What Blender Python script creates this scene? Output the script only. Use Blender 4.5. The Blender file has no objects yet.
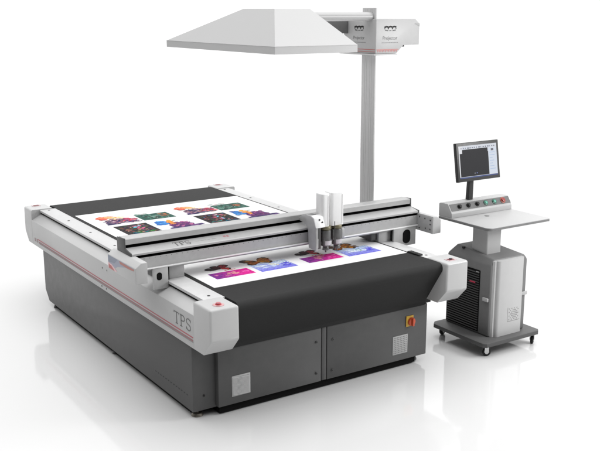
import bpy, bmesh, math, random
from mathutils import Vector, Matrix

S = bpy.context.scene
COL = S.collection
R = math.radians
random.seed(7)

# ------------------------------------------------------------------ materials
def new_mat(name):
    m = bpy.data.materials.new(name); m.use_nodes = True
    return m, m.node_tree.nodes, m.node_tree.links, m.node_tree.nodes['Principled BSDF']

def paint(name, col, rough=.4, spec=.5, metal=0, var=.04, scale=18, bump=.0, bscale=400, coat=0):
    """one painted / moulded surface: slight tonal unevenness, roughness breakup and optional fine texture"""
    m, N, L, b = new_mat(name)
    if isinstance(col, (int, float)): col = (col, col, col)
    tc = N.new('ShaderNodeTexCoord')
    nz = N.new('ShaderNodeTexNoise'); nz.inputs['Scale'].default_value = scale; nz.inputs['Detail'].default_value = 5
    nz.inputs['Detail'].default_value = 2
    L.new(tc.outputs['Object'], nz.inputs['Vector'])
    mr = N.new('ShaderNodeMapRange'); mr.inputs[1].default_value = .2; mr.inputs[2].default_value = .8
    mr.inputs[3].default_value = 1-var; mr.inputs[4].default_value = 1+var
    L.new(nz.outputs[0], mr.inputs[0])
    mx = N.new('ShaderNodeVectorMath'); mx.operation = 'SCALE'; mx.inputs[0].default_value = col
    L.new(mr.outputs[0], mx.inputs['Scale']); L.new(mx.outputs[0], b.inputs['Base Color'])
    m2 = N.new('ShaderNodeMapRange'); m2.inputs[1].default_value = .3; m2.inputs[2].default_value = .7
    m2.inputs[3].default_value = max(.02, rough-.03); m2.inputs[4].default_value = min(1, rough+.03)
    L.new(nz.outputs[0], m2.inputs[0]); L.new(m2.outputs[0], b.inputs['Roughness'])
    b.inputs['Specular IOR Level'].default_value = spec; b.inputs['Metallic'].default_value = metal
    b.inputs['Coat Weight'].default_value = coat
    if bump:
        n2 = N.new('ShaderNodeTexNoise'); n2.inputs['Scale'].default_value = bscale; n2.inputs['Detail'].default_value = 2
        L.new(tc.outputs['Object'], n2.inputs['Vector'])
        bp = N.new('ShaderNodeBump'); bp.inputs['Strength'].default_value = bump; bp.inputs['Distance'].default_value = .002
        L.new(n2.outputs[0], bp.inputs['Height']); L.new(bp.outputs[0], b.inputs['Normal'])
    return m

def emit(name, col, s):
    m, N, L, b = new_mat(name)
    b.inputs['Base Color'].default_value = (.02, .02, .02, 1)
    b.inputs['Emission Color'].default_value = (*col, 1); b.inputs['Emission Strength'].default_value = s
    return m

def ink_mat():
    m, N, L, b = new_mat('printed_ink')
    a = N.new('ShaderNodeVertexColor'); a.layer_name = 'Col'
    tc = N.new('ShaderNodeTexCoord'); nz = N.new('ShaderNodeTexNoise'); nz.inputs['Scale'].default_value = 60; nz.inputs['Detail'].default_value = 6
    L.new(tc.outputs['Object'], nz.inputs['Vector'])
    mr = N.new('ShaderNodeMapRange'); mr.inputs[1].default_value = .3; mr.inputs[2].default_value = .7; mr.inputs[3].default_value = .65; mr.inputs[4].default_value = 1.3
    L.new(nz.outputs[0], mr.inputs[0])
    mx = N.new('ShaderNodeVectorMath'); mx.operation = 'SCALE'; L.new(a.outputs[0], mx.inputs[0]); L.new(mr.outputs[0], mx.inputs['Scale'])
    L.new(mx.outputs[0], b.inputs['Base Color']); b.inputs['Roughness'].default_value = .75; b.inputs['Specular IOR Level'].default_value = .15
    return m

def screen_mat():
    m, N, L, b = new_mat('lit_screen')
    a = N.new('ShaderNodeVertexColor'); a.layer_name = 'Col'
    b.inputs['Base Color'].default_value = (.01, .01, .012, 1); b.inputs['Roughness'].default_value = .55; b.inputs['Specular IOR Level'].default_value = .2
    L.new(a.outputs[0], b.inputs['Emission Color']); b.inputs['Emission Strength'].default_value = .95
    return m

M = dict(
    slot=paint('shaded_slot', .045, .6, .3),
    white=paint('white_enamel', .47, .32, .5, var=.02, scale=9),
    tower=paint('white_plastic', .84, .3, .5, var=.015),
    hood=paint('white_sheet_metal', .52, .45, .4, var=.015, scale=4),
    alu=paint('anodised_aluminium', .43, .38, .5, metal=.15, var=.05, scale=30, bump=.05, bscale=600),
    rail=paint('ground_aluminium', .55, .36, .5, metal=.1, var=.05, scale=26, bump=.05, bscale=500),
    grey=paint('grey_powder_coat', .076, .42, .45, var=.08, scale=14, bump=.12, bscale=700),
    dgrey=paint('dark_grey_plate', .075, .5, .4, var=.06, scale=20, bump=.1, bscale=600),
    cgrey=paint('mid_grey_moulding', .16, .45, .4, var=.05, scale=16, bump=.06, bscale=600),
    post=paint('silver_post_paint', .60, .45, .4, var=.03, scale=12),
    belt=paint('black_felt_belt', .018, .75, .25, var=.10, scale=60, bump=.35, bscale=500),
    black=paint('black_rubber', .012, .55, .3, var=.1),
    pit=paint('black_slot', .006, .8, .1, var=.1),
    paper=paint('white_print_paper', .78, .55, .3, var=.012, scale=5),
    vent=paint('light_grey_grille', .42, .5, .4, var=.05),
    desk=paint('light_grey_laminate', .40, .4, .4, var=.02, scale=10),
    deskedge=paint('grey_desk_edging', .17, .5, .4),
    cover=paint('pale_grey_console_paint', .44, .38, .5, var=.02),
    panel=paint('grey_control_strip', .12, .45, .4, var=.06),
    chrome=paint('polished_steel', .6, .2, .5, metal=1, var=.03),
    red=paint('red_plastic', (.50, .03, .04), .35), orange=paint('red_orange_plastic', (.55, .08, .03), .35),
    stripe=paint('red_stripe_vinyl', (.40, .08, .10), .4), stripe2=paint('dull_red_stripe_vinyl', (.26, .11, .12), .4),
    yellow=paint('yellow_plastic', (.60, .36, .04), .45), green=paint('green_plastic', (.03, .26, .17), .3),
    letter=paint('grey_lettering', .10, .5), letter2=paint('pale_grey_lettering', .26, .5),
    olive=paint('brass_tool_collar', (.22, .20, .13), .4, metal=.4), tool=paint('smoked_tool_tube', (.15, .15, .15), .25, metal=.2),
    ink=ink_mat(), screen=screen_mat(), led=emit('red_indicator', (1, .03, .12), .22),
    bezel=paint('dark_monitor_plastic', .03, .4, .4),
)

# ------------------------------------------------------------------ helpers
def link(o): COL.objects.link(o); return o

def thing(name, label, cat, loc):
    o = link(bpy.data.objects.new(name, None)); o.location = loc; o.empty_display_size = .1
    o['label'] = label; o['category'] = cat
    return o

def root_loc(p):
    v = Vector((0, 0, 0))
    while p: v += p.location; p = p.parent
    return v

def obj(name, bm, mat, parent=None, label=None, angle=32):
    off = root_loc(parent)
    bmesh.ops.translate(bm, vec=-off, verts=bm.verts)
    me = bpy.data.meshes.new(name); bm.to_mesh(me); bm.free()
    for m in (mat if isinstance(mat, (list, tuple)) else [mat]): me.materials.append(m)
    for p in me.polygons: p.use_smooth = True
    me.set_sharp_from_angle(angle=R(angle))
    o = link(bpy.data.objects.new(name, me))
    if parent: o.parent = parent
    if label: o['label'] = label
    return o

def NB(): return bmesh.new()

def merge(bm, src):
    me = bpy.data.meshes.new('tmp'); src.to_mesh(me); src.free(); bm.from_mesh(me); bpy.data.meshes.remove(me)
    return bm

def bevel(b, r, seg=3):
    if r > 0:
        bmesh.ops.bevel(b, geom=list(b.edges), offset=r, segments=seg, profile=.5, affect='EDGES', clamp_overlap=True)

def box(bm, lo, hi, r=0, seg=2, mi=0):
    b = bmesh.new(); bmesh.ops.create_cube(b, size=1)
    for v in b.verts:
        v.co = Vector([(lo[i]+hi[i])/2 + v.co[i]*(hi[i]-lo[i]) for i in range(3)])
    bevel(b, r, seg)
    for f in b.faces: f.material_index = mi
    return merge(bm, b)

def prism(bm, pts, a0, a1, axis, r=0, seg=2, mi=0, mids=None):
    """closed outline extruded along an axis: 'x' outline is (y,z), 'y' is (x,z), 'z' is (x,y)"""
    b = bmesh.new()
    def P(u, v, a): return {'x': (a, u, v), 'y': (u, a, v), 'z': (u, v, a)}[axis]
    A = [b.verts.new(P(u, v, a0)) for u, v in pts]; B = [b.verts.new(P(u, v, a1)) for u, v in pts]
    n = len(pts)
    b.faces.new(A); b.faces.new(B[::-1])
    for i in range(n):
        f = b.faces.new((A[i], B[i], B[(i+1) % n], A[(i+1) % n]))
        f.material_index = mids[i] if mids else mi
    if not mids:
        for f in b.faces: f.material_index = mi
    bmesh.ops.recalc_face_normals(b, faces=b.faces)
    bevel(b, r, seg)
    return merge(bm, b)

def tube(bm, p, q, r0, r1=None, seg=24, bev=0, mi=0):
    b = bmesh.new(); p = Vector(p); q = Vector(q); d = q-p
    bmesh.ops.create_cone(b, cap_ends=True, segments=seg, radius1=r0, radius2=r0 if r1 is None else r1, depth=d.length)
    if bev:
        es = [e for e in b.edges if abs(abs(e.verts[0].co.z)-d.length/2) < 1e-5 and abs(abs(e.verts[1].co.z)-d.length/2) < 1e-5 and e.verts[0].co.z*e.verts[1].co.z > 0]
        bmesh.ops.bevel(b, geom=es, offset=bev, segments=2, profile=.5, affect='EDGES')
    q4 = d.to_track_quat('Z', 'Y').to_matrix().to_4x4(); q4.translation = (p+q)/2
    bmesh.ops.transform(b, matrix=q4, verts=b.verts)
    for f in b.faces: f.material_index = mi
    return merge(bm, b)

def poly3(bm, pts, thick, nrm, mi=0):
    """thin plate from coplanar 3-D points, thickness along nrm"""
    n = Vector(nrm)*thick; b = bmesh.new()
    A = [b.verts.new(p) for p in pts]; B = [b.verts.new(Vector(p)+n) for p in pts]; k = len(pts)
    b.faces.new(A); b.faces.new(B[::-1])
    for i in range(k): b.faces.new((A[i], B[i], B[(i+1) % k], A[(i+1) % k]))
    bmesh.ops.recalc_face_normals(b, faces=b.faces)
    for f in b.faces: f.material_index = mi
    return merge(bm, b)

# ---- lettering: strokes on a plane with origin o, right vector u, up vector v
def stroke(bm, o, u, v, pts, w, t=.0008):
    o, u, v = Vector(o), Vector(u), Vector(v); n = u.cross(v).normalized()
    for i in range(len(pts)-1):
        a, b = Vector(pts[i]), Vector(pts[i+1]); d = (b-a)
        if d.length < 1e-9: continue
        d.normalize(); e = d*.0; s = Vector((-d.y, d.x))*(w/2)
        q = [a-e+s, b+e+s, b+e-s, a-e-s]
        poly3(bm, [o+u*c.x+v*c.y+n*.0004 for c in q], t, n)

def arc(cx, cy, rx, ry, a0, a1, n=12):
    return [(cx+rx*math.cos(R(a0+(a1-a0)*i/n)), cy+ry*math.sin(R(a0+(a1-a0)*i/n))) for i in range(n+1)]

def tps(bm, o, u, v, h, w, th):
    """serif capitals T P S in a box w wide and h high"""
    c = w/3.15; g = c*.07
    st = lambda pts, k=1: stroke(bm, o, u, v, pts, th*k)
    # T
    x0 = 0; st([(x0, h-th*.3), (x0+c*.95, h-th*.3)], .6); st([(x0+c*.5, 0), (x0+c*.5, h)], 1.15)
    st([(x0+c*.3, th*.2), (x0+c*.7, th*.2)], .5); st([(x0+th*.2, h), (x0+th*.2, h*.82)], .5); st([(x0+c*.95-th*.2, h), (x0+c*.95-th*.2, h*.82)], .5)
    # P
    x0 = c+g; st([(x0+c*.24, 0), (x0+c*.24, h)], 1.15); st([(x0+c*.05, th*.2), (x0+c*.46, th*.2)], .5); st([(x0+c*.05, h-th*.2), (x0+c*.3, h-th*.2)], .5)
    st([(x0+c*.24, h-th*.3)] + arc(x0+c*.55, h*.74, c*.33, h*.235, 90, -90) + [(x0+c*.24, h*.5)], .8)
    # S
    x0 = 2*(c+g); r = c*.36
    st(arc(x0+c*.5, h*.74, r, h*.235, 15, 180) + arc(x0+c*.5, h*.74, r, h*.235, 180, 270, 6), .85)
    st(arc(x0+c*.5, h*.26, r, h*.235, 90, 0, 6) + arc(x0+c*.5, h*.26, r, h*.235, 0, -165), .95)
    st([(x0+c*.86, h*.97), (x0+c*.86, h*.72)], .45); st([(x0+c*.14, h*.03), (x0+c*.14, h*.28)], .45)
    return bm

def font_bm(txt, size, o, u, v, t=.0008):
    cu = bpy.data.curves.new('txt', 'FONT'); cu.body = txt; cu.size = size; cu.extrude = t/2
    o_ = bpy.data.objects.new('txt', cu); me = o_.to_mesh()
    b = bmesh.new(); b.from_mesh(me); o_.to_mesh_clear(); bpy.data.objects.remove(o_); bpy.data.curves.remove(cu)
    u, v = Vector(u), Vector(v); n = u.cross(v).normalized()
    mt = Matrix(((u.x, v.x, n.x, 0), (u.y, v.y, n.y, 0), (u.z, v.z, n.z, 0), (0, 0, 0, 1)))
    mt.translation = Vector(o)+n*t
    bmesh.ops.transform(b, matrix=mt, verts=b.verts)
    return b

# ------------------------------------------------------------------ ground
g = NB(); bmesh.ops.create_grid(g, x_segments=1, y_segments=1, size=150)
fm, N, L, b = new_mat('white_gloss_floor')
tc = N.new('ShaderNodeTexCoord'); nz = N.new('ShaderNodeTexNoise'); nz.inputs['Scale'].default_value = 1.3; nz.inputs['Detail'].default_value = 4
L.new(tc.outputs['Object'], nz.inputs['Vector'])
mr = N.new('ShaderNodeMapRange'); mr.inputs[3].default_value = .05; mr.inputs[4].default_value = .09
L.new(nz.outputs[0], mr.inputs[0]); L.new(mr.outputs[0], b.inputs['Roughness'])
b.inputs['Base Color'].default_value = (.615, .615, .615, 1); b.inputs['Specular IOR Level'].default_value = .65
fl = obj('floor', g, fm); fl['kind'] = 'structure'

# ------------------------------------------------------------------ cutting table
LY = 3.998; W = 2.313; CW = .224
T = thing('cutting_table', 'large flatbed cutting machine with black belt, white side rails and dark grey cabinet base', 'cutting table', (W/2, LY/2, 0))
my = lambda y: LY-y

# base cabinet (chamfered far foot end)
bm = NB(); prism(bm, [(.313, .055), (3.40, .055), (3.50, .155), (3.50, .556), (.313, .556)], .013, 2.128, 'x', .004)
body = obj('base_cabinet', bm, M['grey'], T)
for i in range(13):
    y = .40+i*.0437; bm = NB(); box(bm, (.0115, y-.009, .159), (.0135, y+.009, .165)); obj('vent_slot', bm, M['slot'], body)
for x0, x1, vx, bolts in ((.189, 1.074, (.296, .449), ((1.029, .395), (1.029, .143))), (1.128, 2.124, (1.768, 1.922), ((1.18, .388), (1.175, .138)))):
    bm = NB(); box(bm, (x0, .257, .07), (x1, .312, .505), .004)
    pn = obj('access_panel', bm, M['grey'], T)
    bm = NB(); box(bm, (vx[0], .2535, .128), (vx[1], .2565, .284), .001)
    if vx[0] < 1:
        k = 15
        for i in range(k):      # slanting louvres
            z = .140+i*(.126/(k-1)); b = bmesh.new(); prism(b, [(.2535, z-.003), (.2490, z-.003), (.2535, z+.0035)], vx[0]+.008, vx[1]-.008, 'x')
            for v in b.verts: v.co.z -= (v.co.x-(vx[0]+vx[1])/2)*.06
            merge(bm, b)
            box(bm, (vx[0]+.008, .2530, z+.0034), (vx[1]-.008, .2534, z+.0052), mi=1)
    else:
        for r in range(9):      # perforations
            for c in range(9):
                x = vx[0]+.015+c*.0155; z = .143+r*.0158; tube(bm, (x, .2536, z), (x, .2528, z), .0042, seg=8, mi=1)
    obj('vent_grille', bm, [M['vent'], paint('grille_hole_shade', .13, .6)], pn)
    for bx, bz in bolts:
        bm = NB(); tube(bm, (bx, .2565, bz), (bx, .250, bz), .010, bev=.002, seg=16); tube(bm, (bx, .2502, bz), (bx, .2494, bz), .005, mi=1, seg=8)
        obj('bolt', bm, [M['dgrey'], M['black']], pn)
bm = NB(); box(bm, (1.080, .259, .072), (1.122, .312, .503), .003); obj('centre_post', bm, M['grey'], T)
bm = NB(); tube(bm, (.1, .3125, .165), (.1, .308, .165), .008, seg=12); obj('bolt', bm, M['black'], T)
bm = NB(); box(bm, (.045, .40, .012), (2.09, 3.34, .0545)); box(bm, (.21, .285, .012), (2.03, .3995, .0690)); obj('base_gap_shade', bm, M['pit'], T)  # black boxes stand in for the contact shadow under the base
# isolator
bm = NB(); box(bm, (1.900, .249, .345), (1.975, .2565, .435), .006); sw = obj('power_switch', bm, M['yellow'], T, 'yellow plate with a red rotary isolator')
bm = NB(); tube(bm, (1.95, .2488, .385), (1.95, .232, .385), .036, .033, bev=.003); box(bm, (1.941, .214, .352), (1.959, .232, .418), .004)
obj('rotary_handle', bm, M['orange'], sw)
# feet
for x, y in ((.075, .375), (2.07, .375), (.075, 3.33), (2.07, 3.33), (.075, 1.85), (2.07, 1.85)):
    bm = NB(); tube(bm, (x, y, .022), (x, y, .06), .012, seg=12); tube(bm, (x, y, 0), (x, y, .022), .045, .036, bev=.003)
    obj('levelling_foot', bm, paint('foot_steel', (.22, .20, .17), .4, metal=.6) if x < .1 and y < 1 else M['dgrey'], T)

# conveyor belt
def belt_profile():
    fr = [(.250, .500), (.246, .530)] + [(.0955+.045*math.cos(R(a)), .8495+.045*math.sin(R(a))) for a in range(213, 89, -6)]
    return fr + [(my(y), z) for y, z in reversed(fr)]
bm = NB(); prism(bm, belt_profile(), .246, 2.088, 'x')
obj('conveyor_belt', bm, M['belt'], T, angle=20)
bm = NB(); box(bm, (2.02, .262, .507), (2.165, .36, .555), .004); obj('support_bracket', bm, M['black'], T)

# end caps with emergency stop / marker on top
def cap(x0, front, stop):
    pr = [(.104, .556), (0, .669), (0, .90), (.236, .90), (.236, .556)]
    if not front: pr = [(my(y), z) for y, z in pr]
    b = bmesh.new(); bm = NB(); prism(b, pr, x0, x0+CW, 'x')
    es = [e for e in b.edges if min(e.verts[0].co.z, e.verts[1].co.z) > .66 and not all(abs(v.co.y-(.236 if front else my(.236))) < 1e-4 for v in e.verts)]
    bmesh.ops.bevel(b, geom=es, offset=.018, segments=5, profile=.5, affect='EDGES')
    es = [e for e in b.edges if max(e.verts[0].co.z, e.verts[1].co.z) < .67 and e.calc_face_angle(0) > .3]
    bmesh.ops.bevel(b, geom=es, offset=.004, segments=2, profile=.5, affect='EDGES')
    merge(bm, b); c = obj('end_cap', bm, M['white'], T)
    cx = x0+.11; cy = .085 if front else my(.05)
    if stop == 'button':
        bm = NB(); tube(bm, (cx, cy, .8995), (cx, cy, .903), .040, mi=1); tube(bm, (cx, cy, .903), (cx, cy, .909), .022, .020, bev=.002); tube(bm, (cx, cy, .909), (cx, cy, .917), .018, .017, bev=.003, mi=2)
        obj('emergency_button', bm, [M['red'], paint('pale_pink_ring', (.55, .33, .34), .4), paint('faded_red_cap', (.46, .16, .18), .4)], c)
    else:
        bm = NB(); box(bm, (cx-.042, cy-.032, .8995), (cx+.042, cy+.032, .9025), .001, mi=1); box(bm, (cx-.026, cy-.018, .9025), (cx+.026, cy+.018, .9055), .001)
        if front: tube(bm, (cx, cy, .9055), (cx, cy, .911), .013, bev=.002, mi=2)
        obj('emergency_button', bm, [paint('dark_red_plate', (.16, .02, .025), .4), paint('pale_red_surround', (.50, .36, .37), .4), M['black']], c)
cap(0, True, 'button'); cap(W-CW, True, 'plate'); cap(0, False, 'plate'); cap(W-CW, False, 'plate')

# side rails: outer skirt with sloped shoulder + ground rail on top of a dark slot
def rail(mir):
    fx = (lambda x: W-x) if mir else (lambda x: x)
    y0, y1 = .236, my(.236)
    bm = NB(); prism(bm, [(fx(x), z) for x, z in ((0, .556), (0, .80), (.096, .85), (.244, .85), (.244, .556))], y0, y1, 'y', .003)
    sk = obj('side_skirt', bm, M['white'], T)
    bm = NB(); xs = sorted((fx(.102), fx(.240))); box(bm, (xs[0], y0, .8505), (xs[1], y1, .871)); obj('rail_slot', bm, M['pit'], sk)
    bm = NB(); xs = sorted((fx(.086), fx(.2455))); box(bm, (xs[0], y0+.001, .871), (xs[1], y1-.001, .8925), .002); rl = obj('linear_rail', bm, M['rail'], T)
    y = 3.70
    while y > .3:
        bm = NB(); tube(bm, (fx(.162), y, .8922), (fx(.162), y, .8932), .0125, seg=16); tube(bm, (fx(.162), y, .8932), (fx(.162), y, .8936), .008, seg=6, mi=1)
        obj('screw', bm, [M['black'], M['pit']], rl); y -= .563
    return sk, rl
skirt, lrail = rail(False); rskirt, rrail = rail(True)
# stripes and lettering of the left skirt
bm = NB(); box(bm, (-.0012, .255, .631), (.0002, 3.60, .640)); obj('stripe', bm, M['stripe'], skirt)
bm = NB(); box(bm, (-.0012, .255, .607), (.0002, 3.58, .620)); obj('stripe', bm, M['stripe2'], skirt, 'lower dull red stripe')
bm = NB(); box(bm, (-.0012, .250, .598), (.0002, 3.57, .604)); obj('stripe', bm, M['letter2'], skirt, 'thin grey line under the red stripes')
bm = NB(); tps(bm, (-.0004, .548, .668), (0, -1, 0), (0, 0, 1), .088, .272, .0095); obj('lettering', bm, paint('mid_grey_lettering', .15, .5), skirt)
for y, w, z in ((3.70, .018, .60), (3.665, .01, .60), (3.63, .022, .60)):
    bm = NB(); box(bm, (-.001, y-w, z), (.0002, y-.003, z+.035)); obj('small_print', bm, M['stripe2'], skirt)
for y, z in ((1.90, .748), (1.80, .748), (1.93, .583), (1.83, .583)):
    bm = NB(); tube(bm, (.0002, y, z), (-.0015, y, z), .0075, seg=12); obj('screw', bm, M['dgrey'], skirt)
# belt-edge clip
bm = NB()
for y in (.345, .395, .445): box(bm, (2.072, y-.021, .893), (2.118, y+.021, .9065), .003)
box(bm, (2.078, .33, .8925), (2.112, .47, .901), .002); obj('belt_clip', bm, M['black'], T)

# ------------------------------------------------------------------ printed sheet
ZS = .8975
P = thing('printed_sheet', 'long white printed sheet lying on the black belt under the gantry, with colour pictures', 'printed sheet', (1.165, 1.87, ZS))
bm = NB(); box(bm, (.278, .455, .8948), (2.062, 3.285, ZS)); obj('paper', bm, M['paper'], P)

def hexc(r, g, b): f = lambda c: ((c/255+.055)/1.055)**2.4 if c > 10 else c/255/12.92; return (f(r), f(g), f(b), 1)

class Ink:
    """flat coloured patches, each a hair above the last, gathered in one mesh"""
    def __init__(s): s.v = []; s.f = []; s.c = []; s.z = ZS+.0003
    def poly(s, pts, col):
        n = len(s.v); s.v += [(x, y, s.z) for x, y in pts]; s.f.append(list(range(n, n+len(pts)))); s.c.append(col); s.z += .00001
    def blob(s, x, y, rx, ry, col, rot=0, n=14, rag=.25):
        pts = []
        for i in range(n):
            a = 2*math.pi*i/n; k = 1+random.uniform(-rag, rag); px, py = rx*k*math.cos(a), ry*k*math.sin(a)
            pts.append((x+px*math.cos(rot)-py*math.sin(rot), y+px*math.sin(rot)+py*math.cos(rot)))
        s.poly(pts, col)
    def wing(s, x, y, l, w, rot, col, edge):
        """one butterfly wing: dark edge, lighter inside, veins"""
        for k, c in ((1, edge), (.8, col)):
            pts = []
            for i in range(14):
                a = 2*math.pi*i/14; u = (.5+.5*math.cos(a))*l*k; v = math.sin(a)*w*k*(.35+.65*(u/l/k))*(1+.12*math.sin(5*a)); pts.append((x+u*math.cos(rot)-v*math.sin(rot), y+u*math.sin(rot)+v*math.cos(rot)))
            s.poly(pts, c)
        for j in (-.4, 0, .4):
            a = rot+j; s.poly([(x, y), (x+l*.8*math.cos(a-.03), y+l*.8*math.sin(a-.03)), (x+l*.8*math.cos(a+.03), y+l*.8*math.sin(a+.03))], edge)
    def build(s, name, label):
        me = bpy.data.meshes.new(name); o0 = root_loc(P)
        me.from_pydata([tuple(Vector(v)-o0) for v in s.v], [], s.f); me.materials.append(M['ink'])
        at = me.color_attributes.new('Col', 'FLOAT_COLOR', 'CORNER')
        for p, c in zip(me.polygons, s.c):
            for li in p.loop_indices: at.data[li].color = c
        for p in me.polygons:
            if p.normal.z < 0: p.flip()
        o = link(bpy.data.objects.new(name, me)); o.parent = P; o['label'] = label
        return o

def inside(x0, x1, y0, y1, m=.0): return random.uniform(x0+m, x1-m), random.uniform(y0+m, y1-m)

def pic_figure(x, y):     # reclining dark figure among red and purple, with an orange butterfly at its upper left
    k = Ink(); pu = hexc(80, 55, 110); nv = hexc(45, 40, 85)
    k.poly([(x+.02, y+.02), (x+.33, y+.02), (x+.33, y+.17), (x+.25, y+.24), (x+.12, y+.22), (x+.03, y+.16)], hexc(190, 165, 175))
    for i in range(26):
        k.blob(x+random.uniform(.05, .31), y+random.uniform(.03, .17), random.uniform(.03, .055), random.uniform(.012, .026), random.choice([pu, nv, hexc(110, 70, 100), hexc(150, 110, 125), hexc(90, 80, 105)]), random.uniform(-.3, .5), rag=.35)
    for i in range(80):
        px = x+random.uniform(.03, .33); t = (px-x)/.34; py = y+random.uniform(.01, .12+.12*math.sin(math.pi*min(1, t+.1)))
        k.blob(px, py, random.uniform(.008, .03), random.uniform(.005, .014), random.choice([pu, nv, hexc(120, 60, 90), hexc(70, 70, 90), hexc(200, 150, 130), hexc(60, 45, 70), hexc(150, 110, 130)]), random.uniform(-.4, .4))
    for i in range(16): k.blob(x+random.uniform(.22, .35), y+random.uniform(.06, .2), random.uniform(.012, .035), random.uniform(.008, .02), random.choice([hexc(205, 70, 90), hexc(215, 125, 130), hexc(180, 50, 70), hexc(150, 80, 110)]), random.uniform(-.5, .5))
    k.poly([(x, y), (x+.13, y+.0), (x+.13, y+.028), (x+.01, y+.03)], nv)
    k.wing(x+.11, y+.27, .12, .075, 2.5, hexc(225, 130, 90), hexc(215, 95, 75)); k.wing(x+.11, y+.27, .10, .07, 1.2, hexc(235, 175, 120), hexc(215, 110, 80))
    k.wing(x+.11, y+.27, .10, .05, 3.4, hexc(215, 100, 85), hexc(185, 60, 60)); k.wing(x+.11, y+.27, .09, .05, .2, hexc(245, 190, 120), hexc(235, 150, 90))
    for i in range(8): k.blob(x+random.uniform(.14, .25), y+random.uniform(.2, .29), .02, .012, random.choice([hexc(240, 215, 150), hexc(230, 200, 170)]), .3)
    return k.build('printed_picture', 'figure picture in purple and red under an orange butterfly')

def pic_collage(x, y):
    k = Ink(); w, h = .325, .385
    k.poly([(x, y), (x+w, y), (x+w, y+h), (x, y+h)], hexc(44, 40, 44))
    pal = [hexc(120, 88, 70), hexc(84, 56, 48), hexc(42, 66, 64), hexc(28, 42, 48), hexc(140, 70, 80), hexc(62, 82, 125), hexc(180, 145, 120), hexc(80, 52, 86), hexc(48, 86, 60), hexc(30, 28, 34), hexc(104, 62, 46)]
    for i in range(55):
        px, py = inside(x, x+w, y, y+h, .04); k.blob(px, py, random.uniform(.018, .042), random.uniform(.010, .024), random.choice(pal[:5]+pal[7:]), random.uniform(-.9, .9), rag=.4)
    for i in range(70):
        px, py = inside(x, x+w, y, y+h, .022); k.blob(px, py, random.uniform(.006, .022), random.uniform(.004, .012), random.choice(pal), random.uniform(0, 3.1))
    for i in range(9): k.blob(x+random.uniform(.16, .26), y+random.uniform(.14, .32), .022, .010, random.choice([hexc(225, 110, 150), hexc(230, 225, 235), hexc(90, 190, 215)]), random.uniform(0, 3))
    for i in range(8): k.blob(x+random.uniform(.04, .28), y+random.uniform(.03, .07), .03, .012, random.choice([hexc(50, 120, 60), hexc(25, 70, 95), hexc(40, 150, 150)]), .1)
    return k.build('printed_picture', 'dark collage picture with brown, teal and pink patches')

def pic_green(x, y):
    k = Ink(); w, h = .33, .25
    k.poly([(x, y), (x+w, y), (x+w, y+h), (x, y+h)], hexc(52, 92, 82))
    pal = [hexc(40, 75, 68), hexc(85, 130, 115), hexc(56, 66, 62), hexc(84, 74, 66), hexc(45, 98, 86), hexc(120, 150, 140), hexc(35, 50, 50)]
    for i in range(40):
        px, py = inside(x, x+w, y, y+h, .045); k.blob(px, py, random.uniform(.02, .045), random.uniform(.010, .024), random.choice(pal[:3]+pal[4:]), random.uniform(-.5, .5), rag=.4)
    for i in range(45):
        px, py = inside(x, x+w, y, y+h, .02); k.blob(px, py, random.uniform(.006, .022), random.uniform(.004, .012), random.choice(pal), random.uniform(0, 3))
    for i in range(9): k.blob(x+random.uniform(.02, .16), y+h+random.uniform(0, .05), .03, .014, random.choice([hexc(165, 180, 175), hexc(130, 160, 150), hexc(200, 190, 190)]), random.uniform(-.3, .3))
    for i in range(9): k.blob(x+w*.78+random.uniform(-.03, .03), y+.15+random.uniform(-.06, .06), .02, .012, random.choice([hexc(150, 80, 50), hexc(175, 105, 70), hexc(110, 60, 50)]), 0)
    return k.build('printed_picture', 'green teal picture with a brown patch at its right')

def pic_blue(x, y):       # seated figure: blue cap, orange, purple dress over a dark strip
    k = Ink(); pu = hexc(95, 50, 110)
    k.poly([(x+.02, y), (x+.37, y+.02), (x+.36, y+.075), (x+.16, y+.075), (x+.02, y+.05)], hexc(78, 62, 108))
    for i in range(14): k.blob(x+random.uniform(.05, .34), y+random.uniform(.015, .06), .03, .01, random.choice([hexc(60, 50, 90), hexc(130, 90, 140), hexc(45, 40, 75)]), .1)
    k.poly([(x+.07, y+.06), (x+.28, y+.05), (x+.30, y+.12), (x+.25, y+.20), (x+.16, y+.24), (x+.10, y+.22), (x+.06, y+.14)], pu)
    k.blob(x+.05, y+.27, .062, .092, hexc(60, 125, 195), .1, rag=.08); k.blob(x+.125, y+.265, .035, .075, hexc(220, 150, 80), -.2, rag=.1)
    for i in range(60): k.blob(x+.10+random.uniform(0, .17), y+.12+random.uniform(-.06, .12), random.uniform(.010, .026), random.uniform(.008, .020), random.choice([pu, hexc(135, 60, 120), hexc(110, 70, 100), hexc(75, 40, 85), hexc(190, 110, 150)]), random.uniform(-.6, .6))
    for i in range(12): k.blob(x+.03+random.uniform(-.03, .05), y+.26+random.uniform(-.08, .09), random.uniform(.02, .035), random.uniform(.02, .035), random.choice([hexc(60, 130, 200), hexc(95, 165, 220), hexc(50, 105, 180), hexc(40, 80, 150)]), 0)
    for i in range(12): k.blob(x+.12+random.uniform(-.03, .03), y+.27+random.uniform(-.10, .08), .018, .026, random.choice([hexc(235, 165, 70), hexc(225, 140, 60), hexc(200, 120, 80)]), 0)
    k.blob(x+.18, y+.31, .03, .012, hexc(150, 170, 160), .4)
    return k.build('printed_picture', 'figure picture with a blue and orange head and purple dress')

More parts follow.
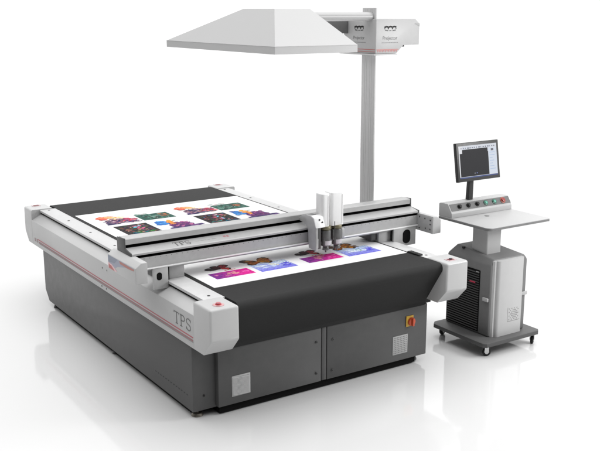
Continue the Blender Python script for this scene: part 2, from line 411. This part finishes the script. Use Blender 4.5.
def pic_magenta(x, y):
    k = Ink(); w, h = .335, .155
    for i in range(12):
        t = i/12; c = [a+(b-a)*min(1, t*1.4) for a, b in zip((115, 45, 130), (205, 34, 136))]
        k.poly([(x+w*t, y), (x+w*(t+1/12), y), (x+w*(t+1/12), y+h), (x+w*t, y+h)], hexc(*c))
    for i in range(26): 
        px, py = inside(x, x+w, y, y+h, .03); t = (px-x)/w
        k.blob(px, py, random.uniform(.012, .03), random.uniform(.004, .012), random.choice([hexc(130, 50, 140), hexc(95, 35, 115), hexc(190, 110, 150)] if t < .5 else [hexc(212, 50, 146), hexc(188, 30, 124), hexc(222, 100, 170)]), random.uniform(-.3, .5))
    for i in range(6): k.blob(x+.16+random.uniform(-.05, .06), y+.08+random.uniform(-.03, .05), .02, .012, random.choice([hexc(215, 150, 150), hexc(190, 120, 130)]), .3)
    bx, by = x+.16, y+.24
    k.wing(bx, by, .13, .05, 2.9, hexc(60, 45, 48), hexc(35, 28, 32)); k.wing(bx, by, .12, .055, .9, hexc(150, 35, 50), hexc(40, 20, 28)); k.wing(bx, by, .10, .05, 2.0, hexc(75, 25, 35), hexc(30, 20, 25)); k.wing(bx, by, .08, .04, -.4, hexc(200, 60, 60), hexc(70, 25, 30))
    for i in range(6): k.blob(x+.20+random.uniform(-.06, .06), y+.175+random.uniform(-.015, .015), .014, .007, random.choice([hexc(200, 60, 60), hexc(210, 120, 100)]), .3)
    return k.build('printed_picture', 'magenta picture with a dark red butterfly over it')

def pic_sky(x, y):
    k = Ink(); w, h = .33, .225
    for i in range(10):
        t = i/10; c = [a+(b-a)*t for a, b in zip((112, 112, 205), (190, 210, 222))]
        k.poly([(x, y+h*t), (x+w, y+h*t), (x+w, y+h*(t+.1)), (x, y+h*(t+.1))], hexc(*c))
    for i in range(26):
        px, py = inside(x, x+w, y+.05, y+h, .04); k.blob(px, py, random.uniform(.02, .05), random.uniform(.006, .016), random.choice([hexc(200, 215, 226), hexc(165, 185, 220), hexc(215, 224, 230), hexc(140, 150, 212)]), random.uniform(-.5, .3))
    for i in range(10): k.blob(x+w-.05+random.uniform(-.03, .02), y+.09+random.uniform(-.04, .05), .024, .012, random.choice([hexc(70, 70, 190), hexc(95, 90, 205)]), .3)
    for i in range(5): k.blob(x+.19+random.uniform(-.03, .03), y+.13+random.uniform(-.03, .04), .012, .008, random.choice([hexc(120, 160, 140), hexc(235, 225, 170)]), .3)
    bx, by = x+.12, y+.27
    k.wing(bx, by, .15, .06, 2.6, hexc(90, 60, 40), hexc(45, 32, 30)); k.wing(bx, by, .14, .06, .6, hexc(180, 110, 45), hexc(60, 40, 32)); k.wing(bx, by, .12, .055, -.5, hexc(205, 140, 50), hexc(70, 45, 35)); k.wing(bx, by, .12, .05, 3.6, hexc(160, 95, 45), hexc(55, 40, 35))
    for i in range(12): k.blob(bx+random.uniform(-.09, .12), by+random.uniform(-.05, .05), .02, .010, random.choice([hexc(200, 130, 50), hexc(70, 50, 40), hexc(120, 80, 50), hexc(190, 90, 40)]), random.uniform(-.5, .5))
    return k.build('printed_picture', 'pale blue sky picture with a brown and orange butterfly over it')

for dx in (0, .82):
    pic_figure(.385+dx, 2.72); pic_green(.755+dx, 2.725); pic_collage(.40+dx, 2.255); pic_blue(.80+dx, 2.27)
    pic_magenta(.395+dx, .625); pic_sky(.775+dx, .615)

# ------------------------------------------------------------------ gantry
G = thing('gantry', 'grey aluminium gantry beam spanning the table on a carriage at each side rail', 'gantry', (1.1425, .96, .893))
X0, X1 = -.19, 2.475
pr = [(1.05, .985), (1.05, 1.212), (1.03, 1.222), (.925, 1.222), (.92, 1.217), (.92, 1.178), (.965, 1.178), (.965, 1.155), (.92, 1.155),
      (.816, 1.136), (.81, 1.130), (.81, 1.117), (.855, 1.117), (.855, 1.096), (.813, 1.096), (.813, 1.016), (.806, 1.016), (.806, 1.009), (.836, 1.009), (.836, .985)]
mids = [0]*len(pr)
for i in (5, 6, 7, 11, 12, 13): mids[i] = 1
bm = NB(); prism(bm, pr, X0, X1, 'x', mids=mids)
beam = obj('beam', bm, [M['alu'], M['pit']], G)
prof = [(1.055, .98), (1.055, 1.217), (.918, 1.227), (.915, 1.153), (.806, 1.139), (.803, .98)]
for x, s in ((X0, -1), (X1, 1)):
    bm = NB(); xs = sorted((x+.0005*s, x+.010*s)); prism(bm, prof, xs[0], xs[1], 'x', .0015); obj('end_plate', bm, M['dgrey'], G)
bm = NB(); box(bm, (X0+.002, .796, 1.0055), (X1-.002, .8055, 1.0145), .001); obj('lower_lip_highlight', bm, M['tower'], G)  # white colour paints in the highlight along the lip edge
# dotted row of tiny holes under the lower slot, and lettering on the sloped face
for i in range(60):
    x = X0+.05+i*.0435
    if not 1.29 < x < 1.62:
        bm = NB(); tube(bm, (x, .8133, 1.086), (x, .8124, 1.086), .0028, seg=8); obj('hole', bm, M['dgrey'], beam)
sl = Vector((0, .92-.816, 1.155-1.136)).normalized()
bm = NB(); tps(bm, Vector((.165, .835, 1.1395)), (1, 0, 0), sl, .060, .138, .0075); obj('lettering', bm, M['letter'], beam)
bm = NB()
for x, w in ((.345, .03), (.385, .05), (.445, .025), (.48, .04)): box(bm, (x, .86, 1.1630), (x+w, .864, 1.1646))
for v in bm.verts: v.co.z = 1.136+(v.co.y-.816)*.019/.104+(.0004 if v.co.z < 1.164 else .001)
obj('small_print', bm, M['letter2'], beam)
bm = NB()
for x in (.585, .612):
    for yy in (.862, .876): box(bm, (x, yy, 1.1630), (x+.020, yy+.008, 1.1646))
for v in bm.verts: v.co.z = 1.136+(v.co.y-.816)*.019/.104+(.0004 if v.co.z < 1.164 else .001)
obj('small_print', bm, M['stripe'], beam, 'tiny red mark on the sloped beam face')

def carriage(mir):
    fx = (lambda x: W-x) if mir else (lambda x: x)
    sx = lambda a, b: sorted((fx(a), fx(b)))
    # outer cover
    bm = NB(); prism(bm, [(fx(x), z) for x, z in ((-.252, .964), (-.252, 1.080), (-.205, 1.116), (-.160, 1.116), (-.160, .964))], .612, 1.118, 'y', .005, 3)
    cv = obj('side_cover', bm, M['white'], G)
    if mir:
        bm = NB(); xs = sx(-.1595, -.155); box(bm, (xs[0], .616, .972), (xs[1], .80, 1.106), .002)
        ip = obj('inner_plate', bm, M['alu'], cv)
        for y, z in ((.64, 1.08), (.64, 1.045), (.642, 1.0), (.71, 1.085), (.70, 1.0), (.78, 1.09), (.78, .99)):
            bm = NB(); tube(bm, (fx(-.155), y, z), (fx(-.1525), y, z), .007, seg=12); obj('screw', bm, M['dgrey'], ip)
    # bearing plate with a hole, standing outside the rail
    x0, x1 = sx(-.135, .112) if mir else (-.035, .085)
    bm = NB(); box(bm, (x0, .80, .842), (x1, .822, 1.006), .006)
    hx = fx(-.03) if mir else .012; kx = 1 if mir else .48
    bp = obj('bearing_plate', bm, M['alu'], G)
    bm = NB(); prism(bm, [(hx+p[0]*kx, .925+(1-kx)*.03+p[1]*kx) for p in arc(0, .025, .042, .036, 0, 180) + arc(0, -.025, .042, .036, 180, 360)], .7982, .8004, 'y'); obj('round_opening', bm, M['pit'], bp)
    # block on the rail
    x0, x1 = sx(.108, .238); bm = NB(); box(bm, (x0, .848, .8930), (x1, 1.06, .984), .004); bl = obj('bearing_block', bm, M['alu'], G)
    x0, x1 = sx(.242, .300) if mir else (.0, .08); bm = NB(); box(bm, (x0, .87, .915), (x1, 1.05, .984), .003); obj('dark_block', bm, M['dgrey'], G)  # right-hand dark block stands in for the shade inside the beam
    x0, x1 = sx(.0985, .1075); bm = NB(); box(bm, (x0, .83, .894), (x1, 1.0, .99), .002); obj('wiper', bm, M['black'], bl)
    return cv
lc = carriage(False); carriage(True)
# printed decal on the left cover's outer face
k = Ink(); faces = []
def dec(pts, col, lift):
    bmd = NB(); poly3(bmd, [(-.2522-lift, y, z) for y, z in pts], .0005, (-1, 0, 0)); return bmd
dm = {}
for nm, c in (('blue_grey_decal', hexc(128, 135, 152)), ('lilac_decal', hexc(152, 155, 172)), ('red_decal', hexc(178, 95, 92)), ('orange_decal', hexc(172, 108, 96)), ('pink_decal', hexc(225, 185, 190))): dm[nm] = paint(nm, c[:3], .4)
bm = NB(); mats = list(dm.values())
def dadd(pts, mi, lift):
    poly3(bm, [(-.2522-lift, y, z) for y, z in pts], .0004, (-1, 0, 0), mi)
dadd([(1.112, .990), (1.112, 1.076), (.640, 1.076), (.640, 1.060), (.80, 1.048), (.93, 1.022), (1.02, .985)], 1, 0)
dadd([(1.110, 1.025), (1.110, 1.075), (.93, 1.075), (.99, 1.035)], 0, .0005)
dadd([(1.110, .978), (1.110, 1.022), (1.04, 1.015), (.95, .985), (.96, .976)], 4, .0005)
dadd([(1.100, .978), (1.100, 1.008), (1.05, 1.004), (.99, .976)], 2, .001)
dadd([(.90, 1.073), (.635, 1.071), (.64, 1.058), (.74, 1.052), (.88, 1.055)], 3, .0005)
obj('decal', bm, mats, lc)

# ------------------------------------------------------------------ cutting head
H = thing('tool_carriage', 'white twin-tower cutting head riding on the front of the gantry beam', 'tool carriage', (1.44, .75, .95))
bm = NB(); prism(bm, [(.912, 1.190), (.900, 1.208), (.865, 1.228), (.81, 1.242), (.74, 1.246), (.705, 1.236), (.680, 1.212), (.664, 1.165), (.662, .972), (.768, .980), (.776, 1.110), (.785, 1.140), (.806, 1.158), (.85, 1.172), (.90, 1.180)], 1.300, 1.320, 'x', .003)
obj('side_plate', bm, M['alu'], H)
bm = NB(); prism(bm, [(.735, 1.250), (.742, 1.240), (.700, 1.226), (.668, 1.160), (.658, 1.158), (.690, 1.236)], 1.298, 1.386, 'x', .003)
fc = obj('front_cover', bm, M['tower'], H)
bm = NB()
for x in (1.345, 1.366):
    c = Vector((x, .6735, 1.197)); n = Vector((0, -.078, .032)).normalized(); c2 = c+Vector((0, .015, .034))*(0 if x > 1.35 else .6); tube(bm, c2, c2+n*.006, .007, seg=12)
obj('indicator', bm, M['black'], fc)
bm = NB(); box(bm, (1.321, .700, .975), (1.374, .80, 1.150), .003); obj('inner_housing', bm, M['dgrey'], H)
bm = NB(); box(bm, (1.334, .6925, .985), (1.344, .6995, 1.06), .001); obj('cable_guide', bm, M['alu'], H)
bm = NB(); box(bm, (1.322, .785, 1.008), (1.60, .8045, 1.245), .003); box(bm, (1.50, .8045, 1.2235), (1.585, .90, 1.245), .004); obj('mounting_plate', bm, M['alu'], H)
for x0, x1, z1 in ((1.381, 1.460, 1.416), (1.467, 1.597, 1.420)):
    bm = NB(); b = bmesh.new(); box(b, (x0, .692, 1.150), (x1, .800, z1))
    es = [e for e in b.edges if abs(e.verts[0].co.z-e.verts[1].co.z) > .1]; bmesh.ops.bevel(b, geom=es, offset=.026, segments=6, profile=.5, affect='EDGES')
    es = [e for e in b.edges if min(v.co.z for v in e.verts) > z1-.001 and e.calc_face_angle(0) > .5]; bmesh.ops.bevel(b, geom=es, offset=.007, segments=3, profile=.5, affect='EDGES')
    merge(bm, b); tw = obj('tower_housing', bm, M['tower'], H)
    bm = NB(); box(bm, (x1-.026, .6900, 1.165), (x1-.0235, .6925, z1-.02), 0); obj('housing_seam', bm, M['vent'], tw)
    cx = x0+.052 if x0 < 1.4 else x0+.072
    bm = NB(); tube(bm, (cx, .718, 1.126), (cx, .718, 1.152), .044, .042, bev=.004); tube(bm, (cx, .718, 1.119), (cx, .718, 1.126), .033)
    obj('tool_collar', bm, M['olive'], H)
    bm = NB(); tube(bm, (cx, .718, .990), (cx, .718, 1.12), .041, bev=.004); tube(bm, (cx, .718, .955), (cx, .718, .990), .030, .022, bev=.003); tube(bm, (cx, .718, .935), (cx, .718, .955), .008, .003)
    tl = obj('tool_holder', bm, M['tool'], H)
    if x0 > 1.4: box(tmp := NB(), (cx-.046, .70, 1.03), (cx+.046, .79, 1.118), .004); obj('dark_block', tmp, M['tool'], H)
    bm = NB(); prism(bm, [(cx+.0415*math.sin(R(a)), .718-.0415*math.cos(R(a))) for a in range(-40, 41, 8)] + [(cx+.0422*math.sin(R(a)), .718-.0422*math.cos(R(a))) for a in range(40, -41, -8)], 1.000, 1.035, 'z')
    obj('maker_plate', bm, paint('pale_label', (.55, .52, .56), .4), tl)
bm = NB(); tube(bm, (1.487, .672, 1.12), (1.487, .672, 1.19), .0035, seg=10); obj('sensor_rod', bm, M['dgrey'], H)
bm = NB(); box(bm, (1.60, .74, 1.02), (1.635, .804, 1.10), .004); obj('motor_box', bm, M['alu'], H)

# ------------------------------------------------------------------ support post, hood, projector
PS = thing('support_post', 'tall silver post behind the gantry carrying a horizontal arm', 'post', (2.415, 1.455, 0))
bm = NB(); box(bm, (2.402, 1.362, .012), (2.418, 1.556, 2.850), .004, 2)
po = obj('post', bm, M['post'], PS)
bm = NB()
for y in (1.41, 1.435, 1.482, 1.507): box(bm, (2.4008, y-.002, .02), (2.4025, y+.002, 2.84))
obj('post_groove', bm, paint('post_groove_shade', .585, .5), po)
bm = NB(); box(bm, (2.34, 1.30, 0), (2.52, 1.62, .012), .002); obj('base_plate', bm, M['post'], PS)
bm = NB(); prism(bm, [(1.38+.06*1+p[0], 2.776+p[1]) for p in arc(0, 0, .055, .038, 0, 360, 20)[:-1]], 1.62, 2.4015, 'x'); obj('arm', bm, M['white'], PS, angle=50)

HD = thing('projection_hood', 'white sheet metal hood shaped like a cut-off pyramid hanging from the post arm', 'hood', (1.5, 1.9, 2.497))
bm = NB()
B0 = [(1.105, .945), (1.895, .945), (1.895, 2.86), (1.105, 2.86)]; T0 = [(1.355, 1.35), (1.700, 1.35), (1.700, 1.85), (1.355, 1.85)]
b = bmesh.new(); rings = []
for ring, z in ((B0, 2.497), (B0, 2.556), (T0, 2.842)): rings.append([b.verts.new((x, y, z)) for x, y in ring])
i0 = [(1.117, .957), (1.883, .957), (1.883, 2.848), (1.117, 2.848)]; i1 = [(1.367, 1.36), (1.688, 1.36), (1.688, 1.84), (1.367, 1.84)]
inn = [[b.verts.new((x, y, z)) for x, y in ring] for ring, z in ((i0, 2.497), (i0, 2.550), (i1, 2.830))]
for a in (rings, inn):
    for j in range(2):
        for i in range(4): b.faces.new((a[j][i], a[j][(i+1) % 4], a[j+1][(i+1) % 4], a[j+1][i]))
    b.faces.new(a[2])
for i in range(4): b.faces.new((rings[0][i], rings[0][(i+1) % 4], inn[0][(i+1) % 4], inn[0][i]))
bmesh.ops.recalc_face_normals(b, faces=b.faces)
merge(bm, b); hs = obj('hood_shell', bm, M['hood'], HD, angle=5)
bm = NB()
for i in range(4):
    a, c = Vector((*B0[i], 2.5565)), Vector((*B0[(i+1) % 4], 2.5565)); tube(bm, a, c, .0022, seg=8)
obj('rim_fold', bm, M['hood'], hs)

PJ = thing('projector', 'light grey boxy overhead projector clamped to the top of the silver post', 'projector', (2.62, 1.57, 2.44))
bm = NB(); prism(bm, [(2.388, 2.757), (2.835, 2.757), (2.886, 2.716), (2.886, 2.527), (2.705, 2.527), (2.625, 2.455), (2.388, 2.455)], 1.338, 1.815, 'y', .007, 3)
bx_ = obj('projector_body', bm, paint('projector_paint', .50, .4, var=.02), PJ)
bm = NB(); prism(bm, [(2.36, 1.322), (2.62, 1.322), (2.62, 1.84), (2.36, 1.84)], 2.443, 2.4545, 'z', .002); obj('bottom_plate', bm, M['post'], PJ)
bm = NB(); box(bm, (1.82, 1.745, 2.625), (2.388, 1.812, 2.742), .004); obj('light_duct', bm, M['cgrey'], PJ)
bm = NB(); tube(bm, (2.715, 1.37, 2.527), (2.715, 1.37, 2.512), .017, bev=.002); obj('rubber_foot', bm, M['black'], PJ)
bm = NB(); 
prism(bm, [(2.826, 2.716), (2.884, 2.716), (2.884, 2.690)], 1.3355, 1.3382, 'y'); obj('air_slot', bm, M['vent'], bx_)
# emblem, name and red band: on the front face and repeated on the left face
def marks(o, u, lab):
    u = Vector(u); v = Vector((0, 0, 1)); n = u.cross(v).normalized(); o = Vector(o)
    bm = NB()
    for c, rr in ((.030, .020), (.074, .022), (.118, .020)):
        p = arc(c, .012, rr, .026, 180, 0, 10); stroke(bm, o+v*.10, u, v, p, .009)
    stroke(bm, o+v*.10, u, v, [(.004, .030), (.142, .034)], .013); stroke(bm, o+v*.10, u, v, [(.014, .004), (.05, .0)], .009); stroke(bm, o+v*.10, u, v, [(.062, 0), (.085, 0)], .007); stroke(bm, o+v*.10, u, v, [(.098, 0), (.134, .004)], .009)
    obj('emblem', bm, M['letter'], bx_)
    obj('lettering', font_bm('Projector', .043, o+v*.022-u*.012, u, v), paint('soft_grey_lettering', .17, .5), bx_)
    bm = NB(); x = -.02
    while x < .165:
        w = random.uniform(.006, .016); stroke(bm, o-v*.004, u, v, [(x, 0), (x+w, 0)], .006); x += w+.005
    obj('small_print', bm, M['letter2'], bx_)
marks((2.475, 1.338, 2.555), (1, 0, 0), '')
marks((2.388, 1.655, 2.555), (0, -1, 0), '')
bm = NB(); box(bm, (2.395, 1.3362, 2.489), (2.645, 1.3378, 2.494)); box(bm, (2.3862, 1.345, 2.489), (2.3878, 1.65, 2.494)); box(bm, (2.3862, 1.345, 2.470), (2.3878, 1.65, 2.475))
for i in range(13):
    x = 2.405+i*.0175; prism(bm, [(x, 2.486), (x+.014, 2.486), (x+.007, 2.468)], 1.3362, 1.3378, 'y')
obj('red_band', bm, paint('soft_red_print', (.50, .16, .15), .4), bx_)

# ------------------------------------------------------------------ control console
C = thing('control_console', 'grey wheeled control console with a light desk top and a row of buttons', 'control console', (2.9, .36, 0))
bm = NB(); prism(bm, [(2.585, .02), (3.195, .02), (3.225, .05), (3.225, .66), (3.195, .70), (2.61, .70), (2.56, .655), (2.56, .045)], .095, .130, 'z', .003)
obj('base_plate', bm, M['dgrey'], C)
for x, y, a in ((2.685, .675, .3), (2.635, .075, -.5), (3.185, .075, .6), (3.185, .655, .1)):
    d = Vector((math.cos(a), math.sin(a), 0)); w = Vector((-d.y, d.x, 0)); c = Vector((x, y, .036))
    bm = NB(); tube(bm, (x, y, .082), (x, y, .0948), .022, seg=16)
    for s in (-1, 1):
        p = c+w*.017*s; q = [p+d*.018, p-d*.022, p-d*.018+Vector((0, 0, .048)), p+d*.016+Vector((0, 0, .048))]; poly3(bm, q, .003, w*s)
    cs = obj('caster', bm, M['chrome'], C)
    bm = NB(); tube(bm, c-w*.013, c+w*.013, .0355, bev=.005); wh = obj('wheel', bm, M['black'], cs)
    bm = NB(); tube(bm, c-w*.0155, c+w*.0155, .016); obj('hub', bm, M['chrome'], wh)
# cabinet body with a hipped top
bm = NB(); b = bmesh.new()
lo = [(2.705, .135), (3.135, .135), (3.135, .665), (2.705, .665)]; hi = [(2.742, .139), (3.098, .139), (3.06, .585), (2.742, .585)]
rs = [[b.verts.new((x, y, z+(k*(.0 if y < .2 else .048) if z > .79 else 0))) for x, y in r] for r, z, k in ((lo, .1305, 0), (lo, .762, 0), (hi, .803, 1))]
for j in range(2):
    for i in range(4): b.faces.new((rs[j][i], rs[j][(i+1) % 4], rs[j+1][(i+1) % 4], rs[j+1][i]))
b.faces.new(rs[0]); b.faces.new(rs[2]); bmesh.ops.recalc_face_normals(b, faces=b.faces); bevel(b, .012, 4); merge(bm, b)
cab = obj('cabinet', bm, M['cgrey'], C)
# open louvred bay on the left side
bm = NB(); box(bm, (2.7015, .255, .150), (2.7048, .650, .690)); bay = obj('louvred_bay', bm, M['pit'], cab)
bm = NB()
for i in range(25):
    z = .165+i*.0209; prism(bm, [(2.7012, z), (2.695, z-.003), (2.695, z-.001), (2.7012, z+.006)], .262, .643, 'y')
obj('louvre_slats', bm, paint('charcoal_slat', .022, .45), bay)
bm = NB(); box(bm, (2.690, .30, .572), (2.6935, .365, .583)); obj('indicator_light', bm, M['led'], bay)
bm = NB(); box(bm, (2.6995, .265, .668), (2.7013, .30, .676)); obj('small_print', bm, M['vent'], bay)
for x, y, z in ((2.700, .165, .455),):
    bm = NB(); box(bm, (2.688, .145, .440), (2.7045, .205, .472), .004); obj('latch', bm, M['vent'], cab)
bm = NB(); box(bm, (3.065, .122, .440), (3.142, .1345, .472), .004); obj('latch', bm, M['vent'], cab)
bm = NB(); tube(bm, (2.735, .50, .830), (2.735, .50, .846), .014, seg=16); obj('plug', bm, M['black'], cab)
# pale front cover with rounded left edge
def cov(z): return [(2.722, .134), (2.735, .118)] + arc(2.785, .125, .03, .03, 190, 270, 6) + [(3.045, .095), (3.058, .105), (3.058, .134)]
bm = NB(); prism(bm, cov(0), .1308, .795, 'z')
fc = obj('front_cover', bm, M['cover'], C, angle=45)
bm = NB()
for r in range(7):
    for c in range(8):
        x = 2.905+c*.015; z = .262+r*.016
        if (r+c) % 2 == 0 or abs(r-3)+abs(c-3.5) < 2.6: tube(bm, (x, .0948, z), (x, .0940, z), .0052, seg=8)
box(bm, (2.885, .0942, .245), (3.03, .0951, .250)); box(bm, (2.885, .0942, .250), (2.8885, .0951, .372))
obj('vent_holes', bm, paint('grey_vent_shadow', .26, .6), fc)
# pillar
bm = NB(); b = bmesh.new(); prism(b, [(2.775, .265), (2.945, .265), (2.945, .445), (2.775, .445)], .80, 1.058, 'z')
es = [e for e in b.edges if abs(e.verts[0].co.z-e.verts[1].co.z) > .1]; bmesh.ops.bevel(b, geom=es, offset=.014, segments=5, profile=.5, affect='EDGES'); merge(bm, b)
obj('pillar', bm, M['cover'], C)
# desk top
def rr(x0, x1, y0, y1, r):
    return arc(x1-r, y1-r, r, r, 0, 90, 6)+arc(x0+r, y1-r, r, r, 90, 180, 6)+arc(x0+r*1.6, y0+r*1.6, r*1.6, r*1.6, 180, 270, 8)+arc(x1-r, y0+r, r, r, 270, 360, 6)
bm = NB(); prism(bm, rr(2.655, 3.392, .128, .762, .03), 1.0585, 1.074, 'z'); dt = obj('desk_edge', bm, M['deskedge'], C, angle=40)
bm = NB(); prism(bm, rr(2.658, 3.389, .131, .759, .03), 1.0742, 1.082, 'z', .0015); obj('desk_top', bm, M['desk'], C, angle=40)
bm = NB(); tube(bm, (2.995, .50, 1.0821), (2.995, .50, 1.0845), .022, seg=20); obj('cable_grommet', bm, M['cgrey'], C)
# button box
bm = NB(); prism(bm, [(.752, 1.0825), (.752, 1.190), (.735, 1.199), (.650, 1.201), (.640, 1.198), (.595, 1.135), (.588, 1.122), (.585, 1.0825)], 2.662, 3.386, 'x', .003)
cb = obj('button_box', bm, M['desk'], C)
nrm = Vector((0, -.063, .045)).normalized(); ax = Vector((0, .045, .063)).normalized()
bm = NB(); o0 = Vector((0, .6175, 1.1665))+nrm*.0006
poly3(bm, [o0+Vector((x, 0, 0))+ax*s for x, s in ((2.672, -.033), (3.384, -.033), (3.384, .033), (2.672, .033))], .0015, nrm); st = obj('control_strip', bm, M['panel'], cb)
for i, kind in enumerate(('k', 'k', 'k', 'g', 'g', 'r')):
    c = o0+Vector((2.775+i*.1045, 0, 0))+nrm*.002
    bm = NB()
    if kind == 'k':
        tube(bm, c, c+nrm*.006, .021, bev=.001); tube(bm, c+nrm*.006, c+nrm*.022, .016, .014, bev=.003); obj('knob', bm, M['black'], st)
    elif kind == 'g':
        tube(bm, c, c+nrm*.006, .023, bev=.001); tube(bm, c+nrm*.006, c+nrm*.013, .014, .013, bev=.003, mi=1); obj('push_button', bm, [paint('dark_green_collar', (.02, .12, .08), .35), paint('pale_green_cap', (.10, .36, .27), .3)], st)
    else:
        tube(bm, c, c+nrm*.005, .028, bev=.001); tube(bm, c+nrm*.005, c+nrm*.018, .017, .020, bev=.004, mi=1); obj('emergency_button', bm, [paint('dull_red_collar', (.36, .08, .05), .4), paint('deep_red_cap', (.26, .03, .025), .35)], st)

# ------------------------------------------------------------------ monitor
MO = thing('monitor', 'flat computer monitor with a dark bezel on a short stem above the console buttons', 'monitor', (2.95, .70, 1.201))
bm = NB(); b = bmesh.new(); prism(b, [(.675, 1.2005), (.718, 1.2005), (.70, 1.50), (.672, 1.50)], 2.938, 2.990, 'x'); bevel(b, .004); merge(bm, b); obj('stem', bm, M['bezel'], MO)
# panel built upright around its own centre, then tilted back
tc_ = Vector((2.975, .625, 1.553)); tilt = Matrix.Translation(tc_) @ Matrix.Rotation(R(-9), 4, 'X')
def panel_obj(name, bm, mat, parent):
    bmesh.ops.transform(bm, matrix=tilt, verts=bm.verts); return obj(name, bm, mat, parent)
bm = NB(); box(bm, (-.251, -.012, -.168), (.251, .022, .168), .006, 3); box(bm, (-.15, .022, -.11), (.15, .048, .11), .012, 3)
hs_ = panel_obj('monitor_body', bm, M['bezel'], MO)
k = []
def scr(x0, x1, z0, z1, col, d): k.append((x0, x1, z0, z1, col, d))
ww = hexc(214, 218, 226)
scr(-.224, .224, -.140, .140, ww, 0)
scr(-.224, -.185, -.118, .140, hexc(225, 226, 230), 1); scr(-.214, .122, -.126, .075, hexc(6, 6, 8), 2); scr(-.185, .116, .074, .108, hexc(6, 6, 8), 3)
scr(.126, .222, -.122, .104, hexc(212, 220, 232), 2); scr(-.224, .224, -.140, -.129, hexc(66, 80, 130), 2)
for i in range(16):
    x = -.20+i*.026; scr(x, x+random.uniform(.008, .02), .114, .124, random.choice([hexc(120, 125, 140), hexc(150, 155, 170), hexc(90, 95, 110)]), 3)
for i in range(7): scr(.135, .135+random.uniform(.03, .07), .06-i*.024, .066-i*.024, hexc(178, 196, 222), 4)
scr(.155, .185, .078, .096, hexc(105, 105, 115), 4); scr(-.055, -.045, -.106, -.100, hexc(190, 195, 210), 4); scr(-.03, -.018, -.106, -.100, hexc(120, 130, 190), 4)
me = bpy.data.meshes.new('screen'); V = []; F = []
for x0, x1, z0, z1, c, d in k:
    n = len(V); y = -.0126-.0002*d; V += [tilt @ Vector(p) - root_loc(MO) for p in ((x0, y, z0), (x1, y, z0), (x1, y, z1), (x0, y, z1))]; F.append((n, n+1, n+2, n+3))
me.from_pydata([tuple(v) for v in V], [], F); me.materials.append(M['screen'])
at = me.color_attributes.new('Col', 'FLOAT_COLOR', 'CORNER')
for p, q in zip(me.polygons, k):
    for li in p.loop_indices: at.data[li].color = q[4]
so = link(bpy.data.objects.new('screen', me)); so.parent = MO

# ------------------------------------------------------------------ light: bright studio surround and two soft lamps
w = bpy.data.worlds.new('World'); S.world = w; w.use_nodes = True
N, L = w.node_tree.nodes, w.node_tree.links; bg = N['Background']
tc = N.new('ShaderNodeTexCoord'); sp = N.new('ShaderNodeSeparateXYZ'); L.new(tc.outputs['Generated'], sp.inputs[0])
dt_ = N.new('ShaderNodeVectorMath'); dt_.operation = 'DOT_PRODUCT'; dt_.inputs[1].default_value = (.75, .66, 0); L.new(tc.outputs['Generated'], dt_.inputs[0])
az = N.new('ShaderNodeMapRange'); az.interpolation_type = 'SMOOTHSTEP'
az.inputs[1].default_value = -.75; az.inputs[2].default_value = .55; az.inputs[3].default_value = .02; az.inputs[4].default_value = 1.16
L.new(dt_.outputs['Value'], az.inputs[0])
el = N.new('ShaderNodeMapRange'); el.interpolation_type = 'SMOOTHSTEP'; el.inputs[1].default_value = .55; el.inputs[2].default_value = .95; L.new(sp.outputs['Z'], el.inputs[0])
mx = N.new('ShaderNodeMix'); mx.data_type = 'FLOAT'; L.new(el.outputs[0], mx.inputs[0]); L.new(az.outputs[0], mx.inputs[2]); mx.inputs[3].default_value = 2.9
L.new(mx.outputs[0], bg.inputs['Strength']); bg.inputs['Color'].default_value = (1, 1, 1, 1)

def area(name, loc, target, size, power):
    l = bpy.data.lights.new(name, 'AREA'); l.shape = 'DISK'; l.size = size; l.energy = power
    o = link(bpy.data.objects.new(name, l)); o.location = loc
    o.rotation_euler = (Vector(target)-Vector(loc)).to_track_quat('-Z', 'Y').to_euler(); return o
area('key_softbox', (4.8, -2.2, 2.7), (2.2, .6, .7), 1.6, 105)

# ------------------------------------------------------------------ camera
cd = bpy.data.cameras.new('Camera'); cam = link(bpy.data.objects.new('Camera', cd))
cam.location = (-2.6746, -5.1312, 2.8239); cam.rotation_euler = (R(90-13.1535), 0, R(-33.4206))
cd.sensor_width = 36; cd.lens = 36*918.5/600; cd.clip_end = 1000; S.camera = cam
S.view_settings.view_transform = 'Standard'; S.view_settings.look = 'None'; S.view_settings.exposure = 0; S.view_settings.gamma = 1
S.render.engine = 'CYCLES'
